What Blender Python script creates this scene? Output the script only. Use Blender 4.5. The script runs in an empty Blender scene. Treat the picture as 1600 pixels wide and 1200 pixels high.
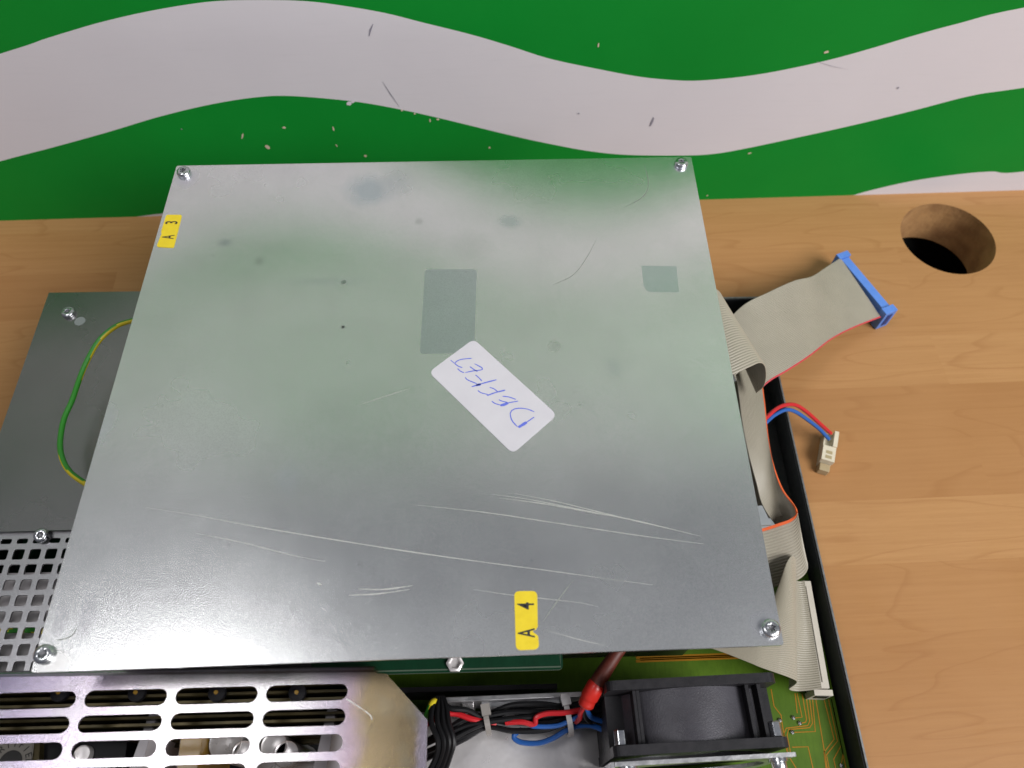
import bpy, math, random
from mathutils import Vector, Matrix
from mathutils.geometry import tessellate_polygon
random.seed(7)
S = bpy.context.scene
COL = S.collection

# ------------------------------------------------------------------ camera, world, lamps, exposure
H = 0.155                                   # height of the big cover plate above the workbench
CAM = Vector((0.18402693, -0.06115079, 0.32044027 + H))
F_PX, CX, CY = 1200.0, 800.0, 600.0
ROW0, ROW1, ROW2 = [Vector(r) for r in ((0.99956485, -0.02683428, 0.01224872), (-0.01686029, -0.86047385, -0.50921556), (0.02420414, 0.50878746, -0.86055185))]
cam_d = bpy.data.cameras.new('camera'); cam = bpy.data.objects.new('camera', cam_d); COL.objects.link(cam)
m = Matrix((ROW0, -ROW1, -ROW2)).transposed().to_4x4(); m.translation = CAM
cam.matrix_world = m
cam_d.sensor_width = 36; cam_d.lens = 27.0; cam_d.clip_start = 0.01; cam_d.clip_end = 50
cam_d.dof.use_dof = True; cam_d.dof.focus_distance = 0.40; cam_d.dof.aperture_fstop = 11
S.camera = cam
w = bpy.data.worlds.new('World'); S.world = w; w.use_nodes = True
bg = w.node_tree.nodes['Background']; bg.inputs[0].default_value = (0.86, 0.88, 1.0, 1); bg.inputs[1].default_value = 0.17
def area(name, loc, target, sx, sy, power, col):
    l = bpy.data.lights.new(name, 'AREA'); l.shape = 'RECTANGLE'; l.size = sx; l.size_y = sy; l.energy = power; l.color = col
    o = bpy.data.objects.new(name, l); COL.objects.link(o); o.location = loc
    o.rotation_euler = (Vector(target) - Vector(loc)).to_track_quat('-Z', 'Y').to_euler(); return o
area('ceiling_lamp', (-0.72, 0.02, 2.15), (-0.60, 0.10, 0), 0.50, 0.52, 8.0, (1.0, 0.985, 1.0))
area('added_ceiling_fill', (0.70, 0.36, 2.2), (0.70, 0.30, 0), 1.4, 0.45, 0.2, (0.97, 0.98, 1.0))  # dim panel added to widen the lid's bright band, no known fixture
area('room_lamp', (1.60, -0.95, 1.75), (0.25, 0.25, 0), 1.4, 1.2, 76, (1.0, 0.985, 0.985))
S.view_settings.view_transform = 'Standard'; S.view_settings.look = 'None'
S.view_settings.exposure = 0.0; S.view_settings.gamma = 1.0; S.view_settings.use_curve_mapping = False
S.render.engine = 'CYCLES'; S.cycles.use_denoising = True; S.cycles.max_bounces = 8
S.cycles.sample_clamp_indirect = 4.0

# ------------------------------------------------------------------ measuring helpers (pixel of the 1600x1200 photo -> point at a real height)
def ray(px, py):
    x, y = (px - CX) / F_PX, (py - CY) / F_PX
    return ROW0 * x + ROW1 * y + ROW2
def P(px, py, z):
    r = ray(px, py); return CAM + r * ((z - CAM.z) / r.z)
def P2(px, py, z):
    p = P(px, py, z); return (p.x, p.y)

# ------------------------------------------------------------------ materials
def mat(name, col, rough=0.5, metal=0.0, spec=0.5):
    m = bpy.data.materials.new(name); m.use_nodes = True
    b = m.node_tree.nodes['Principled BSDF']
    b.inputs['Base Color'].default_value = (*col, 1); b.inputs['Roughness'].default_value = rough
    b.inputs['Metallic'].default_value = metal; b.inputs['Specular IOR Level'].default_value = spec
    return m
class NT:
    def __init__(s, m): s.m = m; s.t = m.node_tree; s.b = s.t.nodes['Principled BSDF']
    def n(s, typ, **kw):
        o = s.t.nodes.new(typ)
        for k, v in kw.items(): setattr(o, k, v)
        return o
    def l(s, a, b): s.t.links.new(a, b)
    def coord(s, scale=(1, 1, 1), rot=(0, 0, 0), loc=(0, 0, 0)):
        c = s.n('ShaderNodeTexCoord'); mp = s.n('ShaderNodeMapping')
        mp.inputs['Scale'].default_value = scale; mp.inputs['Rotation'].default_value = rot; mp.inputs['Location'].default_value = loc
        s.l(c.outputs['Object'], mp.inputs[0]); return mp.outputs[0]
    def noise(s, vec, scale, detail=4, rough=0.55, dist=0.0):
        o = s.n('ShaderNodeTexNoise'); o.inputs['Scale'].default_value = scale; o.inputs['Detail'].default_value = detail
        o.inputs['Roughness'].default_value = rough; o.inputs['Distortion'].default_value = dist
        if vec is not None: s.l(vec, o.inputs['Vector'])
        return o.outputs['Fac']
    def ramp(s, fac, stops):
        r = s.n('ShaderNodeValToRGB'); e = r.color_ramp.elements
        while len(e) < len(stops): e.new(0.5)
        for q, (p, c) in zip(e, stops): q.position = p; q.color = (*c, 1) if len(c) == 3 else c
        s.l(fac, r.inputs[0]); return r.outputs[0]
    def rng(s, fac, a, b, c, d):
        r = s.n('ShaderNodeMapRange'); r.clamp = True
        for i, v in enumerate((a, b, c, d)): r.inputs[i + 1].default_value = v
        s.l(fac, r.inputs[0]); return r.outputs[0]
    def mix(s, fac, a, b, mode='MIX'):
        x = s.n('ShaderNodeMix', data_type='RGBA', blend_type=mode)
        for sock, v in ((x.inputs[0], fac), (x.inputs[6], a), (x.inputs[7], b)):
            if isinstance(v, (int, float)): sock.default_value = v
            elif isinstance(v, tuple): sock.default_value = (*v, 1)
            else: s.l(v, sock)
        return x.outputs[2]
    def math(s, op, a, b=0.0):
        x = s.n('ShaderNodeMath', operation=op)
        for i, v in enumerate((a, b)):
            if isinstance(v, (int, float)): x.inputs[i].default_value = v
            else: s.l(v, x.inputs[i])
        return x.outputs[0]
    def bump(s, h, strength, dist):
        b = s.n('ShaderNodeBump'); b.inputs['Strength'].default_value = strength; b.inputs['Distance'].default_value = dist
        s.l(h, b.inputs['Height']); s.l(b.outputs[0], s.b.inputs['Normal'])
    def base(s, c): s.l(c, s.b.inputs['Base Color'])
    def rough(s, c): s.l(c, s.b.inputs['Roughness'])

def noisy(name, c1, c2, rough=0.5, metal=0.0, scale=40, bump=0.0, bscale=400, bdist=0.0005, spec=0.5):
    m = mat(name, c1, rough, metal, spec); t = NT(m); v = t.coord()
    t.base(t.ramp(t.noise(v, scale, 5), [(0.35, c1), (0.65, c2)]))
    t.rough(t.rng(t.noise(v, scale * 1.7, 4), 0.3, 0.7, rough * 0.85, min(1, rough * 1.2)))
    if bump: t.bump(t.noise(v, bscale, 3), bump, bdist)
    return m

M = {}
# beech butcher-block top
def wood():
    m = mat('beech_wood', (.45, .24, .1), 0.46, 0, 0.25); t = NT(m)
    rot = (0, 0, math.radians(-1.4))
    v = t.coord((1, 1, 1), rot, (0.1, 0.014, 0))
    br = t.n('ShaderNodeTexBrick'); br.offset = 0.37; br.offset_frequency = 2; br.squash = 1
    br.inputs['Scale'].default_value = 1; br.inputs['Brick Width'].default_value = 0.62; br.inputs['Row Height'].default_value = 0.043
    br.inputs['Mortar Size'].default_value = 0.0; br.inputs['Bias'].default_value = 0
    br.inputs['Color1'].default_value = (0, 0, 0, 1); br.inputs['Color2'].default_value = (1, 1, 1, 1)
    t.l(v, br.inputs['Vector'])
    sep = t.n('ShaderNodeSeparateColor'); t.l(br.outputs['Color'], sep.inputs[0]); tone = sep.outputs[0]
    off = t.n('ShaderNodeCombineXYZ'); t.l(t.math('MULTIPLY', tone, 3.1), off.inputs[0]); t.l(t.math('MULTIPLY', tone, 1.7), off.inputs[1]); t.l(t.math('MULTIPLY', tone, 9.0), off.inputs[2])
    va = t.n('ShaderNodeVectorMath', operation='ADD'); t.l(v, va.inputs[0]); t.l(off.outputs[0], va.inputs[1])
    # cathedral growth rings : thin dark lines along stretched noise contours
    sc = t.n('ShaderNodeVectorMath', operation='MULTIPLY'); sc.inputs[1].default_value = (3.2, 17, 1); t.l(va.outputs[0], sc.inputs[0])
    n1 = t.noise(sc.outputs[0], 1.0, 2.5, 0.45, 0.25)
    sn = t.math('FRACT', t.math('MULTIPLY', n1, 9.0))
    line = t.math('MULTIPLY', t.rng(sn, 0.86, 0.96, 0.0, 1.0), t.rng(sn, 0.965, 1.0, 1.0, 0.0))
    sc2 = t.n('ShaderNodeVectorMath', operation='MULTIPLY'); sc2.inputs[1].default_value = (14, 420, 1); t.l(va.outputs[0], sc2.inputs[0])
    fine = t.noise(sc2.outputs[0], 1.0, 3, 0.6)
    sc3 = t.n('ShaderNodeVectorMath', operation='MULTIPLY'); sc3.inputs[1].default_value = (120, 1100, 1); t.l(va.outputs[0], sc3.inputs[0])
    ray_ = t.noise(sc3.outputs[0], 1.0, 2, 0.5)
    c = t.ramp(tone, [(0.0, (.345, .167, .061)), (0.35, (.40, .206, .080)), (0.7, (.425, .226, .091)), (1.0, (.362, .178, .067))])
    c = t.mix(t.math('MULTIPLY', line, 0.30), c, (.25, .10, .03))
    c = t.mix(t.rng(fine, 0.35, 0.75, 0.0, 0.36), c, (.28, .125, .042))
    c = t.mix(t.rng(ray_, 0.60, 0.80, 0.0, 0.30), c, (.28, .12, .045))
    c = t.mix(t.rng(t.noise(v, 6, 3), 0.35, 0.7, 0.0, 0.20), c, (.47, .26, .112))
    t.base(c); t.rough(t.rng(t.noise(v, 30, 4), 0.3, 0.7, 0.36, 0.52))
    t.bump(fine, 0.08, 0.0005)
    return m
M['wood'] = wood()
M['cut_wood'] = noisy('raw_wood_edge', (.42, .23, .09), (.27, .135, .05), 0.8, 0, 55, 0.4, 260, 0.001)
M['dark'] = mat('light_block_dark', (.012, .014, .012), 0.9)
def paint(name, c1, c2, r):
    m = mat(name, c1, r, 0, 0.12); t = NT(m); v = t.coord()
    c = t.ramp(t.noise(v, 7, 4), [(0.3, c1), (0.7, c2)])
    st = t.coord((4, 1, 60)); 
    c = t.mix(t.rng(t.noise(st, 9, 3), 0.55, 0.8, 0, 0.10), c, tuple(x * 0.72 for x in c1))
    t.base(c); t.rough(t.rng(t.noise(v, 25, 3), 0.3, 0.7, r * 0.85, r * 1.15)); t.bump(t.noise(v, 900, 2), 0.05, 0.0004)
    return m
M['white_paint'] = paint('white_board_paint', (.64, .612, .642), (.605, .578, .61), 0.55)
M['green_paint'] = paint('green_board_paint', (.005, .235, .026), (.004, .205, .022), 0.5)
M['chip'] = mat('bare_chip', (.60, .50, .38), 0.7)
M['scuff'] = mat('dark_scuff', (.24, .23, .28), 0.7)
# galvanised cover : stains and finger marks belong to the sheet
def galv(name, base, r0, r1, stains=(), grain=0.16):
    m = mat(name, base, r0, 1.0); t = NT(m); v = t.coord()
    big = t.noise(v, 9, 4, 0.6); mid = t.noise(v, 45, 5, 0.6); gr = t.noise(v, 2300, 2, 0.6); gr2 = t.noise(v, 1000, 3, 0.6)
    d = tuple(x * 0.86 for x in base)
    c = t.mix(t.rng(mid, 0.35, 0.7, 0, 0.5), base, d)
    c = t.mix(t.rng(gr, 0.42, 0.64, 0, 0.24), c, tuple(x * 0.50 for x in base))  # specular sparkle of the metal partly put into this colour speckle
    c = t.mix(t.rng(gr2, 0.62, 0.72, 0, 0.15), c, tuple(min(1, x * 1.25) for x in base))
    c = t.mix(t.rng(t.noise(v, 140, 2), 0.75, 0.80, 0, 0.30), c, (.30, .30, .31))
    rr = t.rng(big, 0.3, 0.7, r0, r1)
    for (x, y, rx, ry, col, k) in stains:
        dv = t.n('ShaderNodeVectorMath', operation='SUBTRACT'); dv.inputs[1].default_value = (x, y, 0); t.l(v, dv.inputs[0])
        sv = t.n('ShaderNodeVectorMath', operation='MULTIPLY'); sv.inputs[1].default_value = (1 / rx, 1 / ry, 0); t.l(dv.outputs[0], sv.inputs[0])
        ln = t.n('ShaderNodeVectorMath', operation='LENGTH'); t.l(sv.outputs[0], ln.inputs[0])
        dd = t.math('ADD', ln.outputs['Value'], t.math('MULTIPLY', t.noise(v, 90, 3), 0.9))
        msk = t.rng(dd, 0.85, 1.75, k, 0.0)
        c = t.mix(msk, c, col); rr = t.math('ADD', rr, t.math('MULTIPLY', msk, 0.035))
    t.base(c); t.rough(rr)
    t.bump(t.math('ADD', gr, t.math('MULTIPLY', t.noise(v, 3600, 1), 0.8)), grain, 0.0002)
    return m
M['steel_plain'] = galv('plain_galvanised_steel', (.32, .312, .315), 0.24, 0.30)
M['grille_steel'] = galv('paler_grille_steel', (.54, .535, .55), 0.30, 0.36)  # paler than the plain steel of the case
M['tinned'] = noisy('bright_tinned_steel', (.80, .775, .77), (.68, .655, .655), 0.30, 0.5, 40, 0.25, 45, 0.004)  # whitish half-diffuse base stands in for a bright reflection on the box
M['alu'] = noisy('brushed_aluminium', (.62, .62, .63), (.50, .50, .51), 0.33, 1, 120, 0.15, 900)
M['alu_floor'] = noisy('pale_sheet_metal', (.42, .44, .46), (.36, .38, .40), 0.5, 0.7, 30)
M['zinc_screw'] = noisy('zinc_plated_screw', (.66, .67, .68), (.50, .52, .55), 0.22, 1, 300)
M['screw_shade'] = mat('screw_recess_shade', (.16, .16, .17), 0.4, 0.9)  # recess shade put into a darker copy of the screw metal
def chromate():
    m = mat('yellow_chromate_steel', (.5, .45, .4), 0.33, 1); t = NT(m); v = t.coord()
    c = t.n('ShaderNodeTexCoord'); sp = t.n('ShaderNodeSeparateXYZ'); t.l(c.outputs['Object'], sp.inputs[0])
    x = t.math('ADD', sp.outputs[0], t.math('MULTIPLY', t.math('SUBTRACT', t.noise(v, 30, 4), 0.5), 0.022))
    lil, pale, oli, mag = (.54, .48, .56), (.66, .64, .66), (.46, .36, .20), (.52, .41, .47)
    col = t.ramp(t.rng(x, -0.26, 0.118, 0, 1), [(0.0, (.40, .36, .50)), (0.50, (.40, .36, .50)), (0.63, lil), (0.70, pale), (0.84, pale), (0.885, lil), (0.905, mag), (0.925, oli), (0.972, oli), (0.982, lil)])
    col = t.mix(t.rng(t.noise(v, 55, 4), 0.5, 0.75, 0, 0.35), col, (.50, .55, .45))
    gr = t.noise(t.coord((1, 5, 1)), 1100, 3)
    col = t.mix(t.rng(gr, 0.45, 0.68, 0, 0.6), col, (.24, .19, .20))
    t.base(col); t.rough(t.rng(t.noise(v, 60, 3), 0.3, 0.7, 0.20, 0.27)); t.bump(gr, 0.10, 0.0004)
    return m
M['chromate'] = chromate()
M['yellow_label'] = noisy('yellow_label', (.74, .57, .020), (.69, .52, .017), 0.45, 0, 300)
M['white_label'] = noisy('white_paper_label', (.58, .565, .60), (.55, .535, .57), 0.55, 0, 60)
M['ink_black'] = mat('black_print', (.022, .022, .022), 0.6)
M['ink_blue'] = mat('blue_ballpoint', (.12, .16, .62), 0.5)
M['scratch'] = mat('bright_scratch', (.78, .78, .74), 0.45, 0.85)
M['hair'] = mat('thin_dark_mark', (.36, .38, .35), 0.5, 0.7)
M['black_plastic'] = noisy('black_plastic', (.012, .012, .014), (.017, .016, .019), 0.45, 0, 200, 0.12, 1800, 0.0005, 0.3)
M['fan_barrel'] = noisy('dark_grey_fan_plastic', (.062, .060, .070), (.040, .038, .045), 0.36, 0, 60, 0.3, 1500, 0.0005, 0.35)
M['black_paint'] = noisy('black_enamel', (.014, .015, .016), (.02, .021, .022), 0.45, 0, 60)
M['pcb'] = None
def pcb(name, c1, c2):
    m = mat(name, c1, 0.4, 0, 0.22); t = NT(m); v = t.coord()
    c = t.ramp(t.noise(v, 60, 4), [(0.35, c1), (0.65, c2)])
    g = t.noise(t.coord((1, .15, 1)), 700, 2); c = t.mix(t.rng(g, 0.45, 0.7, 0, 0.3), c, tuple(x * 0.6 for x in c1)); t.base(c)
    return m
M['pcb'] = pcb('green_solder_mask', (.058, .118, .006), (.075, .14, .009))
M['pcb_dark'] = pcb('shaded_dark_green_mask', (.003, .028, .012), (.004, .034, .015))  # dark green, lowered further to carry the shade under the lid
M['copper'] = mat('masked_copper_trace', (.34, .15, .008), 0.4, 0.1, 0.25)
M['solder'] = mat('solder', (.6, .6, .58), 0.25, 1)
M['pcb_edge'] = mat('board_edge', (.06, .09, .06), 0.6)
def ribbonm(name, c):
    m = noisy(name, c, tuple(x * 0.93 for x in c), 0.38, 0, 50, 0, 1, 1, 0.45); return m
M['ribbon'] = ribbonm('beige_ribbon_insulation', (.33, .302, .24))
M['ribbon_red'] = mat('red_marker_wire', (.55, .045, .06), 0.4)
M['ribbon_orange'] = mat('orange_marker_wire', (.72, .12, .03), 0.4)
M['blue_plastic'] = noisy('blue_connector_plastic', (.10, .24, .66), (.085, .21, .60), 0.42, 0, 80)
M['blue_shade'] = mat('blue_slot_shade', (.012, .03, .16), 0.6)  # deep blue slab imitates the shade inside a slot
M['beige_plastic'] = noisy('beige_connector_plastic', (.50, .465, .40), (.46, .42, .36), 0.45, 0, 80)
M['ivory'] = noisy('ivory_plug_plastic', (.66, .60, .47), (.60, .54, .41), 0.4, 0, 150)
M['ivory_shade'] = mat('ivory_slot_shade', (.36, .29, .16), 0.6)  # shade of the plug's slots painted as darker ivory
M['tan'] = noisy('tan_plug_plastic', (.40, .32, .19), (.36, .28, .16), 0.45, 0, 150)
M['wire_red'] = mat('red_wire_insulation', (.48, .014, .02), 0.35)
M['wire_blue'] = mat('blue_wire_insulation', (.018, .10, .36), 0.35)
M['wire_black'] = mat('black_wire_insulation', (.007, .007, .008), 0.42, 0, 0.22)
M['wire_green'] = mat('green_wire_insulation', (.03, .24, .022), 0.4)
M['wire_yellow'] = mat('yellow_wire_insulation', (.62, .50, .02), 0.4)
M['sleeve'] = noisy('red_shrink_sleeve', (.50, .022, .014), (.42, .016, .01), 0.35, 0, 200, 0.3, 300)
M['sleeve_shaded'] = noisy('shaded_red_shrink_sleeve', (.10, .018, .008), (.07, .012, .006), 0.5, 0, 200)  # red sleeve with the shade under the box put into its colour
M['rim'] = noisy('dull_cut_metal_edge', (.22, .22, .22), (.15, .15, .15), 0.5, 0.6, 300)
M['nylon_clear'] = mat('natural_nylon', (.42, .41, .41), 0.4); M['nylon'] = mat('darker_nylon', (.22, .205, .19), 0.4)  # left tie is darker and browner than the right one
M['fin'] = noisy('olive_heatsink', (.075, .06, .025), (.05, .042, .018), 0.4, 0.6, 90)
M['cap_black'] = mat('black_component', (.008, .008, .010), 0.45, 0, 0.25)
M['amber'] = noisy('amber_tape', (.30, .18, .030), (.24, .14, .025), 0.22, 0, 60)
M['grey_strip'] = noisy('pale_grey_strip', (.50, .48, .50), (.44, .42, .45), 0.5, 0, 60)
M['label_grey'] = mat('grey_rating_label', (.20, .19, .17), 0.6)
M['pale_board'] = noisy('pale_inner_panel', (.50, .47, .48), (.42, .39, .40), 0.6, 0, 120, 0.3, 250)

# ------------------------------------------------------------------ mesh builder
class MB:
    def __init__(s): s.v = []; s.f = []; s.m = []
    def add(s, vs, fs, mi=0):
        o = len(s.v); s.v += [tuple(q) for q in vs]
        for f in fs: s.f.append([i + o for i in f]); s.m.append(mi)
        return s
    def box(s, a, b, mi=0, M4=None):
        x0, y0, z0 = a; x1, y1, z1 = b
        vs = [(x0, y0, z0), (x1, y0, z0), (x1, y1, z0), (x0, y1, z0), (x0, y0, z1), (x1, y0, z1), (x1, y1, z1), (x0, y1, z1)]
        if M4 is not None: vs = [tuple(M4 @ Vector(q)) for q in vs]
        return s.add(vs, [(3, 2, 1, 0), (4, 5, 6, 7), (0, 1, 5, 4), (1, 2, 6, 5), (2, 3, 7, 6), (3, 0, 4, 7)], mi)
    def plate(s, outer, holes, z0, z1, mi=0, mside=None):
        mside = mi if mside is None else mside
        loops = [outer] + list(holes); flat = [q for lp in loops for q in lp]; n = len(flat)
        tri = tessellate_polygon([[Vector((x, y, 0)) for x, y in lp] for lp in loops])
        vs = [(x, y, z1) for x, y in flat] + [(x, y, z0) for x, y in flat]
        ft, fb = [], []
        for a, b, c in tri:
            A, B, C = flat[a], flat[b], flat[c]
            ar = (B[0] - A[0]) * (C[1] - A[1]) - (B[1] - A[1]) * (C[0] - A[0])
            if abs(ar) < 1e-14: continue
            if ar < 0: b, c = c, b
            ft.append((a, b, c)); fb.append((a + n, c + n, b + n))
        o = len(s.v); s.v += vs
        for f in ft + fb: s.f.append([i + o for i in f]); s.m.append(mi)
        k = 0
        for lp in loops:
            L = len(lp)
            for i in range(L):
                j = (i + 1) % L; s.f.append([o + k + i, o + k + j, o + k + j + n, o + k + i + n]); s.m.append(mside)
            k += L
        return s
    def tube(s, pts, r, n=10, mi=0, cap=True, mfun=None):
        pts = [Vector(p) for p in pts]; rings = []
        up = Vector((0, 0, 1)); prev = None; dist = 0; base = len(s.v); ds = []
        for i, p in enumerate(pts):
            t = (pts[min(i + 1, len(pts) - 1)] - pts[max(i - 1, 0)]).normalized()
            if prev is None:
                a = t.cross(up); a = a.normalized() if a.length > 1e-6 else Vector((1, 0, 0))
            else:
                a = (prev - t * prev.dot(t)).normalized()
            prev = a; b = t.cross(a)
            if i: dist += (p - pts[i - 1]).length
            ds.append(dist); rr = r[i] if isinstance(r, (list, tuple)) else r
            for k in range(n):
                th = 2 * math.pi * k / n; s.v.append(tuple(p + (a * math.cos(th) + b * math.sin(th)) * rr))
        for i in range(len(pts) - 1):
            for k in range(n):
                k2 = (k + 1) % n
                s.f.append([base + i * n + k, base + i * n + k2, base + (i + 1) * n + k2, base + (i + 1) * n + k])
                s.m.append(mfun(k / n, ds[i]) if mfun else mi)
        if cap:
            s.f.append([base + k for k in range(n)][::-1]); s.m.append(mi)
            e = base + (len(pts) - 1) * n; s.f.append([e + k for k in range(n)]); s.m.append(mi)
        return s
    def lathe(s, prof, n=24, c=(0, 0, 0), mi=0, axis='Z', mod=None):
        base = len(s.v)
        for r, z in prof:
            for k in range(n):
                th = 2 * math.pi * k / n; rr = r * (mod(th) if mod else 1)
                q = (rr * math.cos(th), rr * math.sin(th), z)
                if axis == 'Y': q = (q[0], q[2], q[1])
                s.v.append((q[0] + c[0], q[1] + c[1], q[2] + c[2]))
        for i in range(len(prof) - 1):
            for k in range(n):
                k2 = (k + 1) % n; s.f.append([base + i * n + k, base + i * n + k2, base + (i + 1) * n + k2, base + (i + 1) * n + k]); s.m.append(mi)
        if prof[-1][0] > 0: e = base + (len(prof) - 1) * n; s.f.append([e + k for k in range(n)]); s.m.append(mi)
        if prof[0][0] > 0: s.f.append([base + k for k in range(n)][::-1]); s.m.append(mi)
        return s
    def strip(s, pts, wid, z, mi=0, h=0.0):
        # flat stroke through 2-D points, constant or per-point width
        pts = [Vector((p[0], p[1])) for p in pts]; n = len(pts); vs = []
        for i, p in enumerate(pts):
            t = pts[min(i + 1, n - 1)] - pts[max(i - 1, 0)]; t.normalize(); nn = Vector((-t.y, t.x))
            ww = (wid[i] if isinstance(wid, (list, tuple)) else wid) / 2
            a, b = p + nn * ww, p - nn * ww; vs += [(a.x, a.y, z), (b.x, b.y, z)]
        return s.add(vs, [(2 * i, 2 * i + 1, 2 * i + 3, 2 * i + 2) for i in range(n - 1)], mi)
    def disc(s, x, y, z, r, mi=0, n=12, ry=None):
        ry = ry or r
        return s.add([(x + r * math.cos(2 * math.pi * k / n), y + ry * math.sin(2 * math.pi * k / n), z) for k in range(n)], [tuple(range(n))], mi)

def cat(pts, n=8):
    pts = [Vector(p) for p in pts]; q = [pts[0] * 2 - pts[1]] + pts + [pts[-1] * 2 - pts[-2]]; out = []
    for i in range(1, len(q) - 2):
        a, b, c, d = q[i - 1:i + 3]
        for k in range(n):
            t = k / n
            out.append(0.5 * ((2 * b) + (c - a) * t + (2 * a - 5 * b + 4 * c - d) * t * t + (3 * b - a - 3 * c + d) * t ** 3))
    out.append(pts[-1]); return out
def resample(pts, n):
    d = [0]
    for a, b in zip(pts, pts[1:]): d.append(d[-1] + (b - a).length)
    out = []; j = 0
    for i in range(n):
        s = d[-1] * i / (n - 1)
        while j < len(d) - 2 and d[j + 1] < s: j += 1
        t = (s - d[j]) / max(1e-9, d[j + 1] - d[j]); out.append(pts[j].lerp(pts[j + 1], min(1, t)))
    return out
def rrect(x0, y0, x1, y1, r, n=5):
    out = []
    for cx, cy, a in ((x1 - r, y0 + r, -90), (x1 - r, y1 - r, 0), (x0 + r, y1 - r, 90), (x0 + r, y0 + r, 180)):
        for k in range(n + 1):
            th = math.radians(a + 90 * k / n); out.append((cx + r * math.cos(th), cy + r * math.sin(th)))
    return out
def roundquad(cs, r, n=4):
    out = []; L = len(cs)
    for i in range(L):
        p, a, b = Vector(cs[i]), Vector(cs[i - 1]), Vector(cs[(i + 1) % L])
        u = p + (a - p).normalized() * r; w = p + (b - p).normalized() * r
        for k in range(n + 1):
            t = k / n; q = u * (1 - t) ** 2 + p * 2 * t * (1 - t) + w * t * t; out.append((q.x, q.y))
    return out

def rootpos(o):
    while o.parent: o = o.parent
    return o.location
def obj(name, mb, mats, parent=None, smooth=False, local=False, label=None, kind=None):
    me = bpy.data.meshes.new(name)
    off = Vector((0, 0, 0)) if (parent is None or local) else rootpos(parent)
    me.from_pydata([tuple(Vector(q) - off) for q in mb.v], [], mb.f)
    if not isinstance(mats, (list, tuple)): mats = [mats]
    for q in mats: me.materials.append(q)
    me.polygons.foreach_set('material_index', mb.m)
    me.update()
    if smooth:
        me.polygons.foreach_set('use_smooth', [True] * len(me.polygons))
        me.set_sharp_from_angle(angle=math.radians(40))
    o = bpy.data.objects.new(name, me); COL.objects.link(o)
    if parent: o.parent = parent
    if label: o['label'] = label
    if kind: o['kind'] = kind
    return o
def bev(o, wdt, seg=2):
    b = o.modifiers.new('bevel', 'BEVEL'); b.width = wdt; b.segments = seg; b.limit_method = 'ANGLE'; b.angle_limit = math.radians(50); return o
def tag(o, label, cat_, group=None, kind=None):
    o['label'] = label; o['category'] = cat_
    if group: o['group'] = group
    if kind: o['kind'] = kind
    return o
def thing(name, label, cat_, loc, rz=0, group=None):
    o = bpy.data.objects.new(name, None); COL.objects.link(o); o.location = loc; o.rotation_euler = (0, 0, rz); o.empty_display_size = 0.02
    return tag(o, label, cat_, group)
def text_mesh(name, body, size, mat_, parent, x, y, z, rot, sx=1.0, off=0.0):
    cu = bpy.data.curves.new(name, 'FONT'); cu.body = body; cu.size = size; cu.align_x = 'CENTER'; cu.align_y = 'CENTER'; cu.offset = off
    to = bpy.data.objects.new(name, cu); COL.objects.link(to)
    me = bpy.data.meshes.new_from_object(to.evaluated_get(bpy.context.evaluated_depsgraph_get()))
    COL.objects.unlink(to); bpy.data.objects.remove(to)
    R = Matrix.Translation((x, y, z)) @ Matrix.Rotation(rot, 4, 'Z') @ Matrix.Diagonal((sx, 1, 1, 1))
    me.transform(R); mb = MB(); mb.add([q.co[:] for q in me.vertices], [tuple(p.vertices) for p in me.polygons])
    return mb

# ================================================================== SETTING : workbench top and board behind it
W0, W1 = P(0, 345, 0), P(1600, 297, 0)
WD = (W1 - W0); WD.z = 0; WD.normalize(); WN = Vector((WD.y, -WD.x, 0))          # along the board / towards the camera
def wall_uv(px, py):
    r = ray(px, py); t = (W0 - CAM).dot(WN) / r.dot(WN); q = CAM + r * t
    return ((q - W0).dot(WD), q.z)
def wall_pt(u, z, out=0.0):
    return W0 + WD * u + Vector((0, 0, z)) + WN * out
# workbench top with the cable hole cut through it
hole_px = [(1406.8, 355), (1461, 317.6), (1558.8, 393.5), (1499.7, 429.3), (1517.5, 335.8), (1542, 355), (1437.8, 405.9), (1414.4, 377)]
hp = [P(a, b, 0) for a, b in hole_px]
hc = Vector((sum(q.x for q in hp) / 8, sum(q.y for q in hp) / 8, 0))
hc = Vector(((min(q.x for q in hp) + max(q.x for q in hp)) / 2, (min(q.y for q in hp) + max(q.y for q in hp)) / 2, 0))
hr = sum((q - hc).length for q in hp) / 8
hole = [(hc.x + hr * math.cos(2 * math.pi * k / 64), hc.y + hr * math.sin(2 * math.pi * k / 64)) for k in range(64)]
b0, b1 = W0 - WD * 0.75, W0 + WD * 1.6
tb = MB(); tb.plate([(b0.x, -0.75), (b1.x, -0.75), (b1.x, b1.y), (b0.x, b0.y)], [hole], -0.042, 0.0, 0, 1)
o = obj('tabletop', tb, [M['wood'], M['cut_wood']]); tag(o, 'beech block workbench top with a round cable hole', 'workbench', kind='structure')
fl = MB(); fl.box((-0.9, -0.70, -0.60), (1.4, 0.36, -0.58))
for a_, b_ in (((-0.9, -0.70, -0.579), (-0.88, 0.36, -0.0425)), ((1.38, -0.70, -0.579), (1.4, 0.36, -0.0425)), ((-0.879, -0.70, -0.579), (1.379, -0.68, -0.0425)), ((-0.879, 0.40, -0.579), (1.379, 0.42, -0.0425))): fl.box(a_, b_)
obj('hole_light_block', fl, M['dark'], kind='structure')  # unseen closed box added to keep the cable hole dark

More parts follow.
